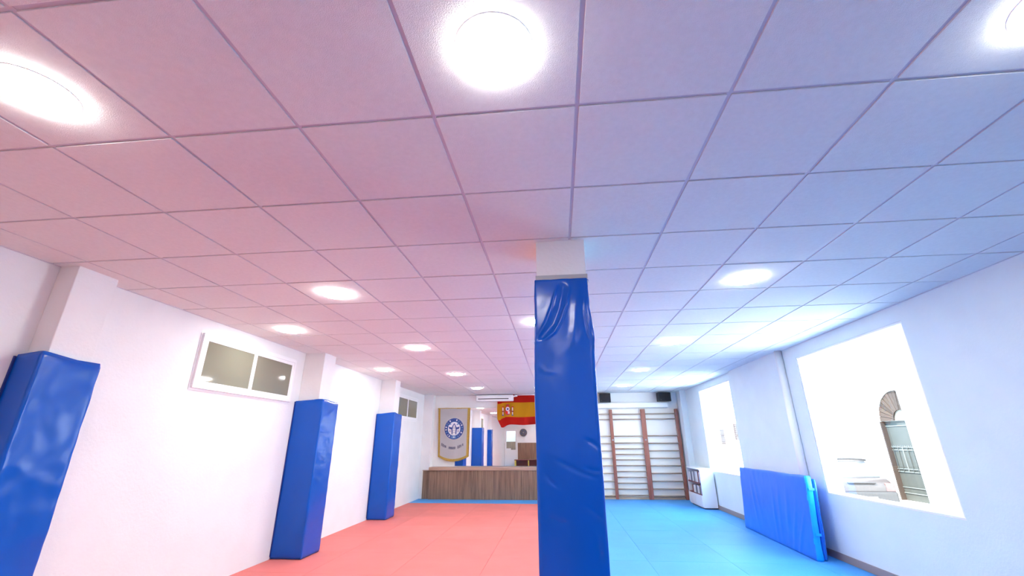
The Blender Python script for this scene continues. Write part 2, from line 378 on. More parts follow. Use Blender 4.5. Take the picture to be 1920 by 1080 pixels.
# ================================================================== PADS
def prof_pts(poly, radii, spacing):
    """resample a closed polygon with rounded corners; returns [(x,y,nx,ny,outer)]"""
    n = len(poly); out = []
    segs = []
    for i in range(n):
        p0 = Vector(poly[i-1]); p = Vector(poly[i]); p1 = Vector(poly[(i+1) % n]); r = radii[i]
        if r > 0:
            d0 = (p0-p).normalized(); d1 = (p1-p).normalized()
            a = p+d0*r; b = p+d1*r; c = p+(d0+d1)*r
            arc = []
            for k in range(6):
                t = k/5; v = (a-c)*math.cos(t*PI/2)+(b-c)*math.sin(t*PI/2); arc.append(c+v)
            segs.append(arc)
        else: segs.append([p])
    for i in range(n):
        out += segs[i]
        a = segs[i][-1]; b = segs[(i+1) % n][0]; L = (b-a).length; k = int(L/spacing)
        for q in range(1, k): out.append(a+(b-a)*(q/k))
    return out
def pad_mesh(poly, radii, z0, z1, spacing, dz, disp, ztop=None):
    P_ = prof_pts(poly, radii, spacing); n = len(P_)
    nz = max(2, int((z1-z0)/dz)); bm = bmesh.new(); rings = []
    area = sum(P_[i-1].x*P_[i].y-P_[i].x*P_[i-1].y for i in range(n))
    sg = 1 if area > 0 else -1
    N_ = []
    for i in range(n):
        t = (P_[(i+1) % n]-P_[i-1]); t.normalize(); N_.append(Vector((t.y, -t.x))*sg)
    for k in range(nz+1):
        f = k/nz; R_ = []
        for i, p in enumerate(P_):
            zt = z1+(ztop(p) if ztop else 0)
            z = z0+(zt-z0)*f
            edge = min(f*nz, (1-f)*nz, 1.0)
            d = disp(p.x, p.y, z, N_[i]) - (.008*(1-edge))
            R_.append(bm.verts.new((p.x+N_[i].x*d, p.y+N_[i].y*d, z)))
        rings.append(R_)
    for k in range(nz):
        for i in range(n):
            j = (i+1) % n; bm.faces.new((rings[k][i], rings[k][j], rings[k+1][j], rings[k+1][i]))
    bm.faces.new(rings[0]); bm.faces.new(rings[-1])
    bmesh.ops.recalc_face_normals(bm, faces=bm.faces)
    me = bm2me(bm)
    for p in me.polygons: p.use_smooth = len(p.vertices) == 4
    return me
def nz_(x, y, z, s, seed): return noise.noise(Vector((x*s+seed*7.3, y*s+seed*3.1, z*s+seed*1.7)))
def wall_pad(x1, y0, y1, z1, xi, yi0, yi1, seed, label, peak, amp=.010):
    X0 = XL+.003
    poly = [(X0, y0), (x1, y0), (x1, y1), (X0, y1), (X0, yi1+.004), (xi+.004, yi1+.004), (xi+.004, yi0-.004), (X0, yi0-.004)]
    rad = [.006, .022, .022, .006, 0, 0, 0, 0]
    def disp(x, y, z, n):
        inner = (xi+.003 >= x and yi0-.006 <= y <= yi1+.006)
        if inner or x < X0+.002: return 0
        a = amp*nz_(x, y, z, 3.2, seed)
        # long diagonal creases that start under the top corner
        u = (z + (y-x)*.9)*1.7
        v = math.sin(u*6+3*nz_(x, y, z, 1.6, seed+3))
        a += .0035*(max(0, v)**5)*min(1, (z1-z)*1.2+.2)*(.4+.6*nz_(x, y, z, 2, seed+5)+.3)
        return a + .004*nz_(x, y, z, 9, seed+9)
    def ztop(p):
        d = math.hypot(p.x-peak[0], p.y-peak[1]); return .028*math.exp(-(d/.13)**2)+.006*nz_(p.x, p.y, 0, 6, seed)
    me = pad_mesh(poly, rad, .004, z1, .02, .03, disp, ztop)
    o = link('pillar_pad', me, MT['vinyl']); tag(o, label, 'pad', 'blue pads on the left wall pilasters')
    # seam piping up both front edges
    box('backing_board', (X0, X0+.012, y0-.012, y0-.001, .03, z1-.01), MT['piping'], o)
    return o
p1 = wall_pad(-3.565, 2.60, 3.03, 2.00, -3.60, 2.66, 2.97, 1, 'nearest blue vinyl pillar pad, cut by the left edge of the photo', (-3.565, 2.62), .0035)
tube('snap_button', (-3.72, 2.60, 1.43), (-3.72, 2.592, 1.43), .010, MT['frame'], p1, 12)
wall_pad(-3.335, 6.0, 6.46, 1.985, -3.455, 6.08, 6.42, 2, 'blue vinyl pillar pad just beyond the near two-pane window of the left wall', (-3.40, 6.05), .005)
wall_pad(-3.375, 8.96, 9.42, 1.985, -3.445, 9.07, 9.36, 3, 'farthest blue vinyl pad along the left wall, before the small far window', (-3.42, 9.0), .004)

# centre pad, a wrapped cover with drawn folds
def seg_d(px, pz, pts):
    best = 9; tt = 0; L = 0; acc = 0
    tot = sum(math.dist(pts[i], pts[i+1]) for i in range(len(pts)-1))
    for i in range(len(pts)-1):
        ax, az = pts[i]; bx, bz = pts[i+1]; dx, dz_ = bx-ax, bz-az; l2 = dx*dx+dz_*dz_
        t = max(0, min(1, ((px-ax)*dx+(pz-az)*dz_)/l2)); d = math.hypot(px-ax-dx*t, pz-az-dz_*t)
        if d < best: best = d; tt = (acc+t*math.sqrt(l2))/tot
        acc += math.sqrt(l2)
    return best, tt
# folds in (x, z) on the front face: points, width, height
FOLDS = [([(.115, 2.34), (.085, 2.22), (.045, 2.115), (.005, 2.045), (-.05, 2.005), (-.115, 1.985)], .008, .013),
         ([(.03, 2.34), (.0, 2.22), (-.04, 2.12), (-.08, 2.045), (-.115, 2.0)], .007, .011),
         ([(.17, 2.33), (.15, 2.2), (.135, 2.08), (.11, 1.96)], .028, .010),
         ([(.205, 2.26), (.205, 2.15), (.215, 2.06), (.235, 1.98)], .008, .012),
         ([(-.10, 1.84), (-.06, 1.80), (.0, 1.80)], .014, .005),
         ([(.15, 1.42), (.19, 1.40), (.243, 1.36)], .010, -.009),
         ([(-.02, 1.31), (.05, 1.28), (.12, 1.245), (.20, 1.215)], .010, -.008),
         ([(-.085, 1.25), (-.05, 1.20), (-.01, 1.17)], .010, -.008),
         ([(.14, 1.27), (.19, 1.25), (.24, 1.25)], .009, -.007),
         ([(.13, 1.08), (.18, 1.05), (.23, 1.01)], .010, -.007),
         ([(.16, .98), (.19, .93), (.20, .80)], .014, -.006),
         ([(-.08, 1.03), (-.02, 1.0), (.04, .99)], .012, -.005)]
ZT = 2.402
def cdisp(x, y, z, n):
    if y > 2.63 and (-.103 <= x <= .235) and y < 2.99: return 0
    a = .003*nz_(x, y, z, 3.0, 11)+.0012*nz_(x, y, z, 14, 12)
    # width: pinched at the top, fullest lower down
    t = max(0, (z-2.0)/.4)
    if abs(n.x) > .5: a += .001*(1-t) - .016*t**1.3 + (.010*math.exp(-((z-2.05)/.10)**2) if n.x > 0 else -.006*math.exp(-((z-2.1)/.12)**2))
    if n.y < -.5:
        a += .010*math.exp(-((x-.06)/.16)**2)*(1-.7*t)
        for pts, w_, h_ in FOLDS:
            d, tt = seg_d(x, z, pts)
            if d < w_*4: a += (.62 if pts[0][1] > 1.9 else .45)*h_*math.exp(-(d/w_)**2)*min(1, tt*3+.15)*min(1, (1-tt)*4+.2)
        # cloth hangs back between the two long folds
        d, tt = seg_d(x, z, [(.07, 2.34), (.04, 2.2), (.0, 2.1), (-.07, 2.02)])
        if d < .08: a -= .010*math.exp(-(d/.022)**2)
    else:
        a += .003*math.sin(z*9+y*14)*max(0, nz_(x, y, z, 2, 15)+.3)
    return a
poly = [(.064, 3.05), (-.125, 3.05), (-.125, 2.595), (.243, 2.595), (.243, 3.05), (.068, 3.05), (.068, 2.985), (.234, 2.985), (.234, 2.636), (-.102, 2.636), (-.102, 2.985), (.064, 2.985)]
rad = [0, .02, .022, .022, .02, 0, 0, 0, 0, 0, 0, 0]
cpad = link('pillar_pad', pad_mesh(poly, rad, .004, ZT, .0075, .0085, cdisp, lambda p: .003*nz_(p.x, p.y, 0, 14, 5)), MT['vinyl'])
tag(cpad, 'creased blue vinyl pad wrapped round the free-standing pillar in the middle', 'pad')
# grey foam collar that shows between cover and pillar top
bm = bmesh.new()
for b in ((-.104, .236, 2.632, 2.640), (-.104, -.098, 2.64, 2.98), (.230, .236, 2.64, 2.98), (-.104, .236, 2.98, 2.986)):
    addbox(bm, b[0], b[1], b[2], b[3], 2.36, 2.443)
link('foam_collar', bm2me(bm), MT['grey'], cpad)

# crash mats leaning on the right wall -----------------------------------
def slab_pad(name, L, T, Hh, seed, m, m2, amp):
    """length along +Y, thickness along +X, height Z, origin at the near bottom room-side edge"""
    poly = [(0, 0), (T, 0), (T, L), (0, L)]
    def disp(x, y, z, n):
        a = amp*nz_(x, y, z, 2.0, seed)+.002*nz_(x, y, z, 9, seed+1)
        if n.x < -.5:
            for (yy, zz, w_, sl) in ((.45, .30, .03, .35), (.62, .42, .05, .15), (.85, .45, .04, .05), (1.02, .38, .035, -.03), (.30, .22, .03, .5), (1.6, .6, .05, -.3), (1.75, .5, .04, -.25)):
                yc = yy-(z-zz)*sl; a += .010*math.exp(-((y-yc)/w_)**2)*math.exp(-((z-zz)/.26)**2)
        if n.y < -.5: a += .008*nz_(x, y, z, 7, seed+4)
        return a
    me = pad_mesh(poly, [.03]*4, 0, Hh, .022, .022, disp, lambda p: .012*nz_(p.x, p.y, 0, 3, seed))
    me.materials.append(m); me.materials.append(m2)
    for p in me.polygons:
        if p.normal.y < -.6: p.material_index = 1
    return me
th = math.atan2(.045, 2.28)
a = link('crash_mat', slab_pad('a', 2.28, .085, .965, 21, MT['vinyl2'], MT['vinyl3'], .005), None)
a.location = (3.125, 6.42, .003); a.rotation_euler = (0, math.radians(4), -th)
tag(a, 'outer blue vinyl crash mat leaning on the right wall, creased face towards the room', 'crash mat')
b = link('crash_mat', slab_pad('b', 2.20, .055, .93, 31, MT['vinyl2'], MT['vinyl3'], .003), None)
b.location = (3.225, 6.45, .003); b.rotation_euler = (0, math.radians(4), -th)
tag(b, 'inner blue crash mat squeezed between the outer mat and the right wall', 'crash mat')
for zz, yy in ((.80, 0), (.28, 0)):
    box('carry_loop', (.02, .09, -.014, -.004, zz, zz+.03), MT['vinyl3'], a, .003)

# ================================================================== BACK WALL
# stage with plank front
stage = empty('stage', (0, 12.15, 0))
x = -3.47
while x < .49:
    x2 = min(x+.192, .49)
    box('plank', (0, x2-x-.002, 0, .018, 0, .70), MT['wood'], stage, .0015, loc=(x, random.uniform(-.0008, .0008), .002)); x = x2
box('plank', (0, .10, 0, .018, 0, .69), MT['wood'], stage, .0015, loc=(-3.67, .075, .002))
box('plank', (0, .097, 0, .018, 0, .69), MT['wood'], stage, .0015, loc=(-3.569, .075, .002))
box('step_top', (-3.68, -3.47, .055, .0695, .692, .712), MT['lip'], stage, .003)
box('step_edge', (-3.70, -3.672, .07, .10, 0.002, .70), MT['cream'], stage, .002)
box('top_board', (-3.49, .50, -.02, .34, .704, .785), MT['lip'], stage, .006)
box('side_panel', (.47, .488, .02, .34, .002, .70), MT['wood'], stage)
tag(stage, 'low stage with brown wood plank front and pale edge along the far wall', 'stage')

# mirror
mir = empty('wall_mirror', (-1.0, YB-.045, 0), 0)
MROT = -.0165
mir.rotation_euler = (math.radians(-.0), 0, MROT)
box('mirror_glass', (-1.86, 1.45, -.003, .003, .80, 2.335), MT['mirror'], mir)
box('backing_board', (-1.86, 1.45, .004, .016, .80, 2.335), MT['grey'], mir)
tag(mir, 'large mirror on the far wall above the stage, reflecting blue pads and a door', 'mirror')

# banner
ban = empty('banner', (-2.93, YB-.075, 0))
def cloth_grid(x0, x1, nx, zt, zb, nz, yf, mi):
    bm = bmesh.new(); V = []
    for j in range(nz+1):
        row = []
        for i in range(nx+1):
            u = i/nx; v = j/nz; x = x0(v)+(x1(v)-x0(v))*u; zb_ = zb(u); z = zt(u)+(zb_-zt(u))*v
            row.append(bm.verts.new((x, yf(u, v), z)))
        V.append(row)
    for j in range(nz):
        for i in range(nx):
            f = bm.faces.new((V[j][i], V[j+1][i], V[j+1][i+1], V[j][i+1])); f.material_index = mi((i+.5)/nx, (j+.5)/nz)
    r = bmesh.ops.solidify(bm, geom=bm.faces[:], thickness=.002)
    return bm2me(bm, True)
def by(u, v): return .012*math.sin(u*9+1)*v*.6 + .010*math.sin(u*17+v*3)*(.3+.7*v)*.5 + .012*math.exp(-((v-.10-.35*(u-.5)**2*-1)/.05)**2)*(1-abs(2*u-1))
bz = lambda u: .915 + .125*(1-math.cos((2*u-1)*PI/2))**1.15
bl = link('cloth', cloth_grid(lambda v: -.455+.05*v, lambda v: .455-.01*v, 48, lambda u: 2.325-.010*(1-abs(2*u-1)), bz, 64, by,
     lambda u, v: 1 if (u < .055 or u > .945 or v > .955) else 0), [MT['cloth'], MT['gold']], ban)
tube('hanging_rod', (-.47, .0, 2.335), (.47, .0, 2.335), .009, MT['gold'], ban)
for sx_ in (-.46, -.1): tube('bracket', (sx_, 0, 2.335), (sx_, .075, 2.335), .006, MT['grey'], ban, 8)
# emblem, flat print lifted just off the cloth
EX, EZ, RX, RZ = .03, 1.775, .275, .285
def ering(bm, r0, r1, y, mi, a0=0, a1=2*PI, n=48):
    k = max(2, int(n*(a1-a0)/(2*PI)))
    A = [(EX+RX*r0*math.cos(a0+(a1-a0)*i/k), EZ+RZ*r0*math.sin(a0+(a1-a0)*i/k)) for i in range(k+1)]
    B = [(EX+RX*r1*math.cos(a0+(a1-a0)*i/k), EZ+RZ*r1*math.sin(a0+(a1-a0)*i/k)) for i in range(k+1)]
    for i in range(k):
        pts = [A[i], B[i], B[i+1], A[i+1]]
        f = bm.faces.new([bm.verts.new((p[0], y, p[1])) for p in pts]); f.material_index = mi
def poly2(bm, pts, y, mi):
    f = bm.faces.new([bm.verts.new((EX+RX*p[0], y, EZ+RZ*p[1])) for p in pts]); f.material_index = mi
bm = bmesh.new(); Y0 = -.020
ering(bm, .0001, 1.04, Y0, 2); ering(bm, .68, 1.0, Y0-.001, 0)
ering(bm, .64, .68, Y0-.001, 1)
for i in range(22):                                                   # ring of small pale lettering blocks
    a0 = i*2*PI/22
    if i in (5, 6, 16, 17): continue
    ering(bm, .76, .92, Y0-.002, 2 if i % 3 else 1, a0+.05, a0+.19, 60)
for a0 in (.75, 2.35, 3.75, 5.6): ering(bm, .72, .97, Y0-.003, 0, a0-.1, a0+.1)
ering(bm, .70, .93, Y0-.0035, 1, 1.5*PI-.30, 1.5*PI+.30); ering(bm, .74, .84, Y0-.004, 2, 1.5*PI-.12, 1.5*PI+.12)
poly2(bm, [(-.58, .20), (-.25, .12), (-.10, .40), (0, .52), (.10, .40), (.25, .12), (.58, .20), (.50, -.02), (.28, -.06), (.24, -.52), (.13, -.52), (.17, 0), (-.17, 0), (-.13, -.52), (-.24, -.52), (-.28, -.06), (-.50, -.02)], Y0-.002, 0)
poly2(bm, [(-.15, -.50), (.15, -.50), (.14, .12), (.08, .26), (0, .42), (-.08, .26), (-.14, .12)], Y0-.003, 2)
for z in (-.36, -.18, 0, .12): poly2(bm, [(-.14, z), (.14, z), (.14, z+.03), (-.14, z+.03)], Y0-.004, 3)
for s in (-1, 1): poly2(bm, [(s*.42-.05, -.30), (s*.42+.05, -.30), (s*.42+.04, -.14), (s*.42-.04, -.14)], Y0-.002, 3)
for s in (-1, 1): poly2(bm, [(s*.40-.16, .34), (s*.40+.12, .42), (s*.40+.02, .50), (s*.40-.12, .46)], Y0-.002, 1)
link('emblem', bm2me(bm), [MT['navy'], MT['steel'], MT['cloth'], MT['ink']], ban)
# curved line of small dark script under the emblem (illegible in the photograph)
bm = bmesh.new()
gl = [(-.30, .0), (-.262, 0), (-.222, 0), (-.19, 0), (-.09, 0), (-.06, 0), (-.03, 0), (0, 0), (.035, 0), (.07, 0), (.16, 0), (.20, 0), (.235, 0), (.29, 0)]
for k, (gx, _) in enumerate(gl):
    zc = 1.262 + 1.05*gx*gx + .0
    hgt = .078 if k in (0, 1, 10, 11) else .060; wd = .014; sl = gx*1.0
    def st(xa, za, xb, zb_, w_=wd):
        v = [bm.verts.new((xa-w_/2, -.022, za)), bm.verts.new((xa+w_/2, -.022, za)), bm.verts.new((xb+w_/2, -.022, zb_)), bm.verts.new((xb-w_/2, -.022, zb_))]; bm.faces.new(v)
    st(gx-.011, zc-hgt/2, gx-.006, zc+hgt/2); st(gx+.011, zc-hgt/2, gx+.006, zc+hgt/2)
    if k % 2: st(gx-.010, zc-.006, gx+.010, zc+.006, .010)
    elif k % 3: st(gx-.012, zc+hgt/2-.012, gx+.012, zc+hgt/2-.010, .012)
link('lettering', bm2me(bm), MT['ink'], ban)['kind'] = 'stuff'
tag(ban, 'white satin banner with gold fringe and round blue emblem hung left of the mirror', 'banner')

# flag
fl = empty('flag', (-1.0, YB-.085, 0))
def fy(u, v):
    return (-.02*math.sin(u*7)*v - .012*math.sin(u*19+v*4) - .03*math.exp(-(u/.10)**2)*v)*min(1, v*3+.05)
fz0 = lambda u: 2.690
fz1 = lambda u: 1.87 - .075*math.exp(-((u-.02)/.10)**2)+.01*math.sin(u*9)
def fmi(u, v):
    w_ = v - .03*math.exp(-(u/.12)**2)
    return 1 if .26 < w_ < .755 else 0
fc = link('cloth', cloth_grid(lambda v: -.655+(.10*max(0, v-.75)/.25)-.02*math.sin(v*PI), lambda v: .62, 72, fz0, fz1, 56, fy, fmi), [MT['fred'], MT['fyel']], fl)
# coat of arms: small stylised shield between two columns
bm = bmesh.new()
def dsk(cx, cz, rx, rz, y, mi, n=16):
    f = bm.faces.new([bm.verts.new((cx+rx*math.cos(t*2*PI/n), y, cz+rz*math.sin(t*2*PI/n))) for t in range(n)]); f.material_index = mi
def rec(x0, x1, z0, z1, y, mi): f = bm.faces.new([bm.verts.new(v) for v in ((x0, y, z0), (x1, y, z0), (x1, y, z1), (x0, y, z1))]); f.material_index = mi
ax, az = -.37, 2.26; yy = -.062
dsk(ax, az-.02, .085, .12, yy, 0); dsk(ax, az+.03, .055, .06, yy-.002, 1); dsk(ax, az+.03, .025, .03, yy-.003, 2)
rec(ax-.055, ax-.005, az-.10, az-.03, yy-.002, 3); rec(ax+.005, ax+.055, az-.10, az-.03, yy-.002, 1)
for s in (-1, 1):
    rec(ax+s*.135-.014, ax+s*.135+.014, az-.13, az+.07, yy, 1); rec(ax+s*.135-.028, ax+s*.135+.028, az+.07, az+.095, yy, 3); rec(ax+s*.135-.026, ax+s*.135+.026, az-.15, az-.125, yy, 2)
    rec(ax+s*.135-.03, ax+s*.135+.03, az-.05, az-.02, yy-.002, 0)
rec(ax-.05, ax+.05, az+.10, az+.125, yy, 3); dsk(ax, az+.14, .04, .028, yy-.001, 0)
link('coat_of_arms', bm2me(bm), [MT['maroon'], MT['pale'], MT['navy'], MT['fred']], fl)
tube('flag_rail', (-.18, .0, 2.675), (.62, 0, 2.675), .012, MT['frame'], fl)
tag(fl, 'red and yellow striped flag with small crest hanging over the mirror', 'flag')

# air conditioner
ac = empty('air_conditioner', (-1.735, YB, 2.50))
box('mounting_plate', (-.50, .05, -.10, -.0, .02, .16), MT['frame'], ac)
bm = bmesh.new(); addbox(bm, -.535, .535, -.24, -.10, 0, .175, .028)
link('body', bm2me(bm), MT['frame'], ac)
box('vent_slot', (-.47, .40, -.2425, -.19, .055, .078), MT['black'], ac)
box('louver', (-.47, .40, -.252, -.21, .032, .050), MT['frame'], ac, .004)
box('intake_grille', (-.47, .47, -.2415, -.23, .118, .122), MT['grey'], ac)
tube('pipe_elbow', (.53, -.16, .13), (.64, -.16, .15), .022, MT['frame'], ac)
tag(ac, 'white wall air conditioner unit overlapping the top of the flag', 'air conditioner')

# projector-screen case and speakers over the bars
sc_ = empty('screen_case', (2.05, YB-.065, 2.352))
box('case', (-1.10, .98, -.055, .055, -.070, .070), MT['frame'], sc_, .012)
box('end_cap', (.98, 1.0, -.06, .06, -.076, .076), MT['frame'], sc_, .006); box('end_cap', (-1.12, -1.10, -.06, .06, -.076, .076), MT['frame'], sc_, .006)
tag(sc_, 'long white roll-up screen case above the wall bars', 'screen case')
def speaker(x, rz, label, w_):
    s = empty('speaker', (x, YB-.20, 2.43), rz)
    box('cabinet', (-w_/2, w_/2, -.10, .09, 0, .235), MT['black'], s, .008)
    box('grille', (-w_/2+.012, w_/2-.012, -.108, -.10, .012, .223), MT['black2'], s, .003)
    box('badge', (-w_/2+.035, -w_/2+.06, -.1105, -.108, .03, .045), MT['gatelt'], s)
    box('bracket', (-.03, .03, .09, .17, .08, .15), MT['grey'], s, .004)
    tag(s, label, 'speaker', None); return s
speaker(1.345, math.radians(-4), 'black speaker beside the centre pillar, left one of two over the wall bars', .30)
speaker(2.925, math.radians(9), 'black speaker in the far right corner above the end of the screen case', .335)

# wall bars
wb = empty('wall_bars', (0, YB-.06, 0))
UX = [.605, 1.48, 2.345, 3.235]
box('backing_board', (UX[0], UX[3], .03, .045, .06, 2.26), MT['cream'], wb)
for k, ux in enumerate(UX):
    w_ = .060 if k == 2 else .040
    box('upright', (ux-w_, ux+w_, -.055, .030, .002, 2.24), MT['upright'], wb, .008)
RR = [2.118, 1.98, 1.548, 1.36, 1.173, .988, .805, .622, .432, .248, .085]
RM = [2.113, 1.978, 1.543, 1.37, 1.226, 1.086, .951, .81, .668, .527, .386, .245, .10]
for k, rows in ((0, RR), (1, RM), (2, RR)):
    for z in rows:
        bm = bmesh.new(); addtube(bm, (UX[k]+.035, -.03, z), (UX[k+1]-.035, -.03, z), .0165, 10)
        me = bm2me(bm, True); o = link('rung', me, MT['rung'], wb); 
box('bottom_rail', (UX[0], UX[3], -.03, .03, .002, .05), MT['rung'], wb, .004)
for ux in UX[1:3]: tube('bolt', (ux, -.075, 1.45), (ux, -.05, 1.45), .02, MT['grey'], wb)
tag(wb, 'wooden gymnastic wall bars with reddish uprights on the far wall', 'wall bars')

# low bookcase under the far right window
bc = empty('bookcase', (3.13, 10.74, 0))
DPT, LNG, HT = .30, 1.02, .80
bm = bmesh.new()
addbox(bm, 0, DPT, 0, .02, .03, HT, .002); addbox(bm, 0, DPT, LNG-.02, LNG, .03, HT, .002)
addbox(bm, DPT-.012, DPT, .02, LNG-.02, .03, HT); addbox(bm, 0, DPT, .02, LNG-.02, .03, .05)
link('carcass', bm2me(bm), MT['boxw'], bc)
box('top_panel', (-.012, DPT, -.01, LNG+.01, HT, HT+.022), MT['boxw'], bc, .003)
box('shelf', (0.004, DPT-.012, .02, LNG-.02, .50, .525), MT['rbrown'], bc)
box('shelf', (0.004, DPT-.012, .02, LNG-.02, .27, .29), MT['rbrown'], bc)
box('door', (-.016, -.001, .012, .50, .05, .275), MT['boxw'], bc, .002); box('door', (-.016, -.001, .51, LNG-.012, .05, .275), MT['boxw'], bc, .002)
box('edge_strip', (-.004, -.0005, 0, .02, .28, HT), MT['purple'], bc)
box('plinth', (.03, DPT-.01, .04, LNG-.04, .002, .03), MT['dgrey'], bc)
tag(bc, 'low white open bookcase under the far right window', 'bookcase')
for lev, n, hh in ((.527, 9, .20), (.292, 8, .15)):
    y = .035
    for k in range(n):
        t = random.uniform(.07, .105); h_ = hh*random.uniform(.95, 1.15)
        bm = bmesh.new(); d0 = random.uniform(.004, .016)
        addbox(bm, d0, d0+.004+.0, y, y+t-.006, 0, h_, .001); addbox(bm, d0+.004, .25, y, y+.004, 0, h_); addbox(bm, d0+.004, .25, y+t-.010, y+t-.006, 0, h_)
        addbox(bm, d0+.006, .24, y+.006, y+t-.012, .004, h_-.008)
        mk = ('paper', 'paper', 'dgrey', 'boxw', 'paper', 'rbrown', 'paper', 'boxw', 'dgrey')[(k*2+(lev > .4)*3) % 9]; m = MT[mk]
        cn = dict(paper='pale', dgrey='dark grey', boxw='white', rbrown='red-brown')[mk]; od = ('first', 'second', 'third', 'fourth', 'fifth', 'sixth', 'seventh', 'eighth', 'ninth')[k]
        o = link('binder', bm2me(bm), m, None, (3.13, 10.74, lev+.0008))
        where = 'upper' if lev > .4 else 'lower'
        tag(o, '%s binder on the %s bookcase shelf, %s from the end nearest the camera' % (cn, where, od), 'binder', 'binders on the %s shelf of the bookcase' % where)
        y += t
        if y > LNG-.13: break

# ================================================================== LIGHTS
def downlight_meshes():
    bm = bmesh.new(); n = 40; prof = [(.129, -.003), (.134, -.005), (.137, -.003), (.138, .0)]
    rings = [[bm.verts.new((r*math.cos(k*2*PI/n), r*math.sin(k*2*PI/n), z)) for k in range(n)] for r, z in prof]
    for a_, b_ in zip(rings, rings[1:]):
        for k in range(n): bm.faces.new((a_[k], a_[(k+1) % n], b_[(k+1) % n], b_[k]))
    bmesh.ops.recalc_face_normals(bm, faces=bm.faces)
    ring = bm2me(bm, True); ring.materials.append(MT['frame'])
    bm = bmesh.new(); dp = [(.131, -.003), (.130, -.010), (.122, -.015), (.10, -.018), (.05, -.019)]
    rr = [[bm.verts.new((r*math.cos(k*2*PI/n), r*math.sin(k*2*PI/n), z)) for k in range(n)] for r, z in dp]
    for a_, b_ in zip(rr, rr[1:]):
        for k in range(n): bm.faces.new((a_[k], b_[k], b_[(k+1) % n], a_[(k+1) % n]))
    bm.faces.new(rr[-1][::-1]); bmesh.ops.recalc_face_normals(bm, faces=bm.faces)
    dif = bm2me(bm); dif.materials.append(MT['lamp'])
    return ring, dif
RING, DIF = downlight_meshes()
LIGHTS = [(-.5, -.5, 'round ceiling light at the top of the photo, nearest above the pillar'),
          (-3.5, -.5, 'round ceiling light cut by the left edge of the photo'),
          (2.5, -.5, 'round ceiling light cut by the top right corner of the photo'),
          (-3.5, 3.5, 'round ceiling light above the near left window, largest of the four in its row'),
          (-5.5, 5.5, 'round ceiling light close to the left wall by the near window'),
          (-.5, 5.5, 'round ceiling light half hidden behind the padded centre pillar'),
          (-3.5, 7.5, 'second round ceiling light in the row leading to the air conditioner'),
          (-5.5, 10.5, 'round ceiling light close to the left wall above the farthest blue pad'),
          (-3.5, 11.7, 'third round ceiling light in the row leading to the air conditioner'),
          (-3.5, 15.6, 'last round ceiling light, just in front of the air conditioner'),
          (2.5, 3.55, 'nearest round ceiling light right of the pillar inside the photo'),
          (2.5, 7.55, 'second round ceiling light right of the pillar'),
          (2.5, 11.6, 'third round ceiling light right of the pillar'),
          (2.5, 15.6, 'last round ceiling light on the right, nearest the speakers'),
          (-3.5, -4.5, 'round ceiling light behind the camera, on the red mat side'), (-.5, -4.5, 'round ceiling light behind the camera, middle of its row'),
          (2.5, -4.5, 'round ceiling light behind the camera, on the blue mat side'), (-.5, 11.5, 'round ceiling light wholly hidden behind the padded centre pillar')]
LIGHTS.append((-5.6, -7.9, 'added round ceiling light brightening the passage behind the glazed door'))  # unseen lamp added to brighten the passage behind the pane
for i, j, lab in LIGHTS:
    r = empty('ceiling_light', (GX+P*i, GY+P*j, H-.001 if j > -6 else 2.998))
    for nm, me in (('trim_ring', RING), ('diffuser', DIF)):
        o = bpy.data.objects.new(nm, me); COL.objects.link(o); o.parent = r
    tag(r, lab, 'ceiling light', 'round ceiling lights')

# ================================================================== BEHIND THE CAMERA (in the mirror)
fan = empty('wall_fan', (-2.58, YF+.02, 1.97))
bm = bmesh.new()
for rr in (.22, .16, .10):
    n = 36
    for k in range(n):
        a0 = k*2*PI/n; a1 = (k+1)*2*PI/n
        addtube(bm, (rr*math.cos(a0), .10, rr*math.sin(a0)), (rr*math.cos(a1), .10, rr*math.sin(a1)), .006, 5, caps=False)
for k in range(12): addtube(bm, (0, .11, 0), (.22*math.cos(k*PI/6), .10, .22*math.sin(k*PI/6)), .003, 4, caps=False)
link('grille', bm2me(bm, True), MT['grey'], fan)
bm = bmesh.new(); addtube(bm, (0, .0, 0), (0, .03, 0), .225, 36)
bmesh.ops.recalc_face_normals(bm, faces=bm.faces); link('back_plate', bm2me(bm), MT['dgrey'], fan)
tube('hub', (0, .03, 0), (0, .10, 0), .045, MT['grey'], fan, 16)
for k in range(4):
    a0 = k*PI/2+.4; bm = bmesh.new()
    pts = [(.04, -.25), (.18, -.35), (.20, .35), (.04, .45)]
    f = [bm.verts.new((r_*math.cos(a0+t), .055+.02*t, r_*math.sin(a0+t))) for r_, t in pts]; bm.faces.new(f)
    bmesh.ops.solidify(bm, geom=bm.faces[:], thickness=.003); link('blade', bm2me(bm), MT['navy'], fan)
tag(fan, 'round dark wall fan seen in the mirror below the flag', 'fan')
bn = empty('bench', (-2.0, YF+.30, 0))
box('seat', (-1.1, 1.3, -.2, .2, .40, .44), MT['rbrown'], bn, .005)
box('kick_board', (-1.1, 1.3, -.19, -.17, .05, .40), MT['rbrown'], bn)
for lx in (-1.08, -.28, .5, 1.25): box('leg', (lx, lx+.06, .14, .20, 0.002, .40), MT['yellow'], bn, .004)
box('leg', (-1.08, -1.02, -.2, -.14, 0.002, .40), MT['yellow'], bn, .004)
tag(bn, 'dark bench with yellow legs seen in the mirror against the wood panelling', 'bench')

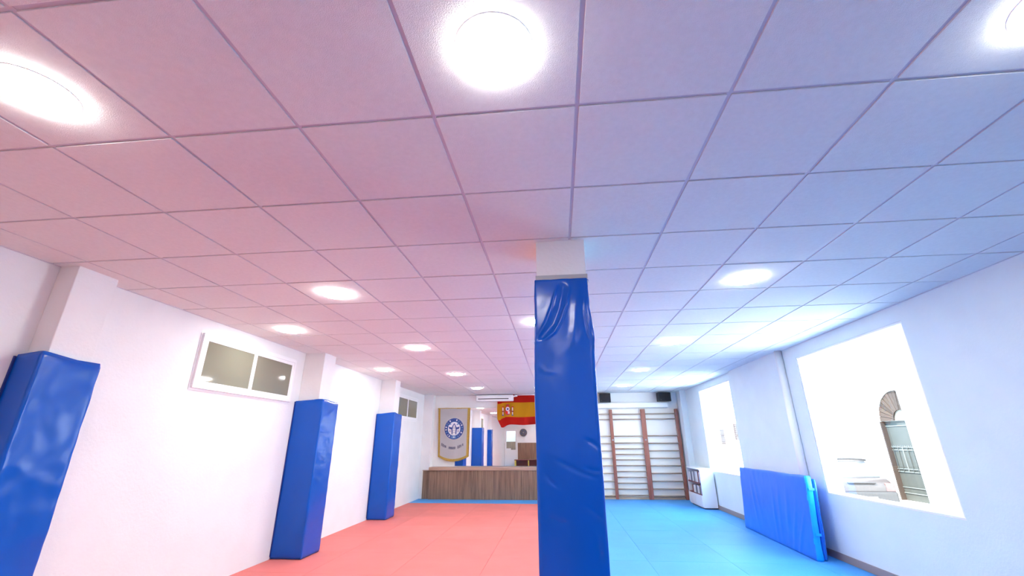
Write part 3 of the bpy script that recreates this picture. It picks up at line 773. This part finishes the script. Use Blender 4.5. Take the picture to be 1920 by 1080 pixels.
# ================================================================== OUTSIDE
GZ = -.50
ground = struct(box('street', (XR+WT+.02, 30, -25, 60, GZ-.3, GZ), MT['paving']))
FX = 10.0
bld = empty('arched_building', (FX, 14.10, GZ))
def facade(yc0, yc1, ztop, ac, r, zs, depth):
    """front wall with an arched opening open to the ground, extruded in +x; local coordinates"""
    bm = bmesh.new()
    addbox(bm, 0, depth, yc0, ac-r, 0, ztop); addbox(bm, 0, depth, ac+r, yc1, 0, ztop)
    n = 24; arc = [(ac-r*math.cos(t*PI/n), zs+r*math.sin(t*PI/n)) for t in range(n+1)]
    for (ya, za), (yb_, zb_) in zip(arc, arc[1:]):
        v = [bm.verts.new(p) for p in ((0, ya, za), (0, yb_, zb_), (0, yb_, ztop), (0, ya, ztop), (depth, ya, za), (depth, yb_, zb_), (depth, yb_, ztop), (depth, ya, ztop))]
        for f in ((0, 1, 2, 3), (4, 7, 6, 5), (0, 4, 5, 1), (3, 2, 6, 7)): bm.faces.new([v[i] for i in f])
    bmesh.ops.remove_doubles(bm, verts=bm.verts, dist=1e-4); bmesh.ops.recalc_face_normals(bm, faces=bm.faces); return bm2me(bm)
R0 = .86; ZS = 1.95-GZ
link('wall', facade(-30, 40, 7.5, 0, R0, ZS, 1.0), MT['stucco'], bld)
nb = 17
for k in range(nb):
    a0 = k*PI/nb+.012; a1 = (k+1)*PI/nb-.012; bm = bmesh.new(); vs_ = []
    ri = .30
    for x_ in (.03+.006*(k % 2), .09):
        for (r_, t) in ((ri, a0), (R0-.001, a0), (R0-.001, a1), (ri, a1)): vs_.append(bm.verts.new((x_, -r_*math.cos(t), ZS+r_*math.sin(t))))
    for f in ((3, 2, 1, 0), (4, 5, 6, 7), (0, 1, 5, 4), (1, 2, 6, 5), (2, 3, 7, 6), (3, 0, 4, 7)): bm.faces.new([vs_[i] for i in f])
    link('arch_brick', bm2me(bm), MT['brick'], bld)
for s in (-1, 1): box('jamb_facing', (-.01, .12, min(s*(R0-.05), s*(R0-.001)), max(s*(R0-.05), s*(R0-.001)), .25, ZS), MT['brick'], bld)
box('step', (-.25, 1.0, -R0-.1, R0+.1, 0, .25), MT['stucco'], bld)
g = box('gate_panel', (.12, .16, -R0+.05, R0-.05, .25, ZS), MT['gate'], bld)
box('fanlight', (.075, .11, -R0+.02, R0-.02, ZS+.002, ZS+R0), MT['fan'], bld)
for z in (.45, .60, 1.02, 1.10, 1.62, 1.70, 2.3): box('rail', (.10, .12, -R0+.05, R0-.05, z, z+.022), MT['gatelt'], g)
for k in range(9): box('bar', (.095, .115, -R0+.12+k*.185, -R0+.14+k*.185, 1.02, 1.62+.08), MT['gatelt'] if k % 3 == 0 else MT['gate'], g)
for k in range(22): tube('finial', (.105, -R0+.09+k*.074, 1.72), (.105, -R0+.09+k*.074, 1.76), .012, MT['gatelt'], g, 6, .003)
# small windows and shutters farther along the street
for yy_, zz_, w_, h_ in ((14.05, 1.2, .68, .95), (11.85, 1.45, .65, .95)):
    f = box('shutter', (-.03, .02, yy_-.0, yy_+w_, zz_-GZ, zz_-GZ+h_), MT['shut'], bld)
    for k in range(8): box('slat', (-.042, -.03, yy_+.05, yy_+w_-.05, zz_-GZ+.05+k*(h_-.1)/8, zz_-GZ+.05+k*(h_-.1)/8+.06), MT['brick'], f)
# seven small grey sign characters one above the other
for k, zz_ in enumerate((3.35, 2.98, 2.66, 2.3, 2.08, 1.75, 1.47)):
    bm = bmesh.new(); yc = 3.55; zc = zz_-GZ
    addbox(bm, -.012, -.001, yc-.13, yc+.13, zc+.05, zc+.08); addbox(bm, -.012, -.001, yc-.02, yc+.02, zc-.08, zc+.08)
    if k % 2: addbox(bm, -.012, -.001, yc-.12, yc+.12, zc-.03, zc)
    else: addbox(bm, -.012, -.001, yc-.13, yc-.08, zc-.08, zc+.05)
    link('sign_character', bm2me(bm), MT['grout'], bld)
tag(bld, 'white building across the street with a brown brick arched doorway', 'building')

# parked car, rear towards the window
car = empty('car', (8.30, 13.75, GZ), 0)
def loft(sections, m, name, parent, smooth=True):
    bm = bmesh.new(); R_ = [[bm.verts.new(p) for p in s] for s in sections]; n = len(R_[0])
    for a_, b_ in zip(R_, R_[1:]):
        for k in range(n): bm.faces.new((a_[k], a_[(k+1) % n], b_[(k+1) % n], b_[k]))
    bm.faces.new(R_[0]); bm.faces.new(R_[-1][::-1]); bmesh.ops.recalc_face_normals(bm, faces=bm.faces)
    return link(name, bm2me(bm, smooth), m, parent)
def sec(y, w_, z0, z1, r=.12, n=6):
    pts = []
    for (cx, cz, a0) in ((w_-r, z1-r, 0), (-w_+r, z1-r, PI/2), (-w_+r, z0+r, PI), (w_-r, z0+r, 1.5*PI)):
        for k in range(n): a_ = a0+k*PI/2/(n-1); pts.append((cx+r*math.cos(a_), y, cz+r*math.sin(a_)))
    return pts
loft([sec(0, .74, .36, .72), sec(.06, .82, .30, .84), sec(.25, .86, .26, .92), sec(1.2, .88, .24, .93), sec(2.9, .88, .24, .92), sec(3.5, .86, .26, .82), sec(4.0, .80, .30, .72), sec(4.12, .70, .36, .62)], MT['card2'], 'body', car)
loft([sec(.30, .70, .86, .98, .05), sec(.62, .64, .86, 1.36, .1), sec(.95, .62, .86, 1.44, .1), sec(2.1, .62, .86, 1.45, .1), sec(2.6, .64, .86, 1.30, .1), sec(3.05, .70, .86, .95, .04)], MT['cargl'], 'cabin_glass', car)
loft([sec(.58, .60, 1.34, 1.385, .02), sec(.95, .61, 1.40, 1.462, .02), sec(2.1, .61, 1.41, 1.468, .02), sec(2.45, .60, 1.33, 1.39, .02)], MT['carb'], 'roof', car)
box('bumper', (-.82, .82, -.08, .14, .22, .60), MT['card'], car, .06)
box('tailgate_trim', (-.36, .36, -.012, .07, .79, .815), MT['card'], car, .005)
bm = bmesh.new()
for k in range(12):
    a_, b_ = -.60+k*.1, -.50+k*.1; za, zb2 = 1.405-.11*a_*a_, 1.405-.11*b_*b_
    addtube(bm, (a_, .50+.2*a_*a_, za), (b_, .50+.2*b_*b_, zb2), .030, 6)
link('spoiler', bm2me(bm), MT['card'], car)
for s in (-1, 1):
    box('tail_light', (s*.70-.12, s*.70+.12, -.01, .12, .58, .80), MT['tail'], car, .02)
    for wy in (.85, 3.35):
        wx = s*.80; tr = tube('wheel', (wx-.10, wy, .31), (wx+.10, wy, .31), .31, MT['tyre'], car, 24); tube('hubcap', (wx+s*.09, wy, .31), (wx+s*.108, wy, .31), .19, MT['grey'], tr, 16)
pl = box('number_plate', (-.26, .26, -.085, -.072, .36, .47), MT['plate'], car)
for k in range(6): box('plate_mark', (-.22+k*.075, -.18+k*.075, -.088, -.085, .38, .45), MT['card'], pl)
tag(car, 'pale car parked outside the near right window, rear towards the room', 'car')
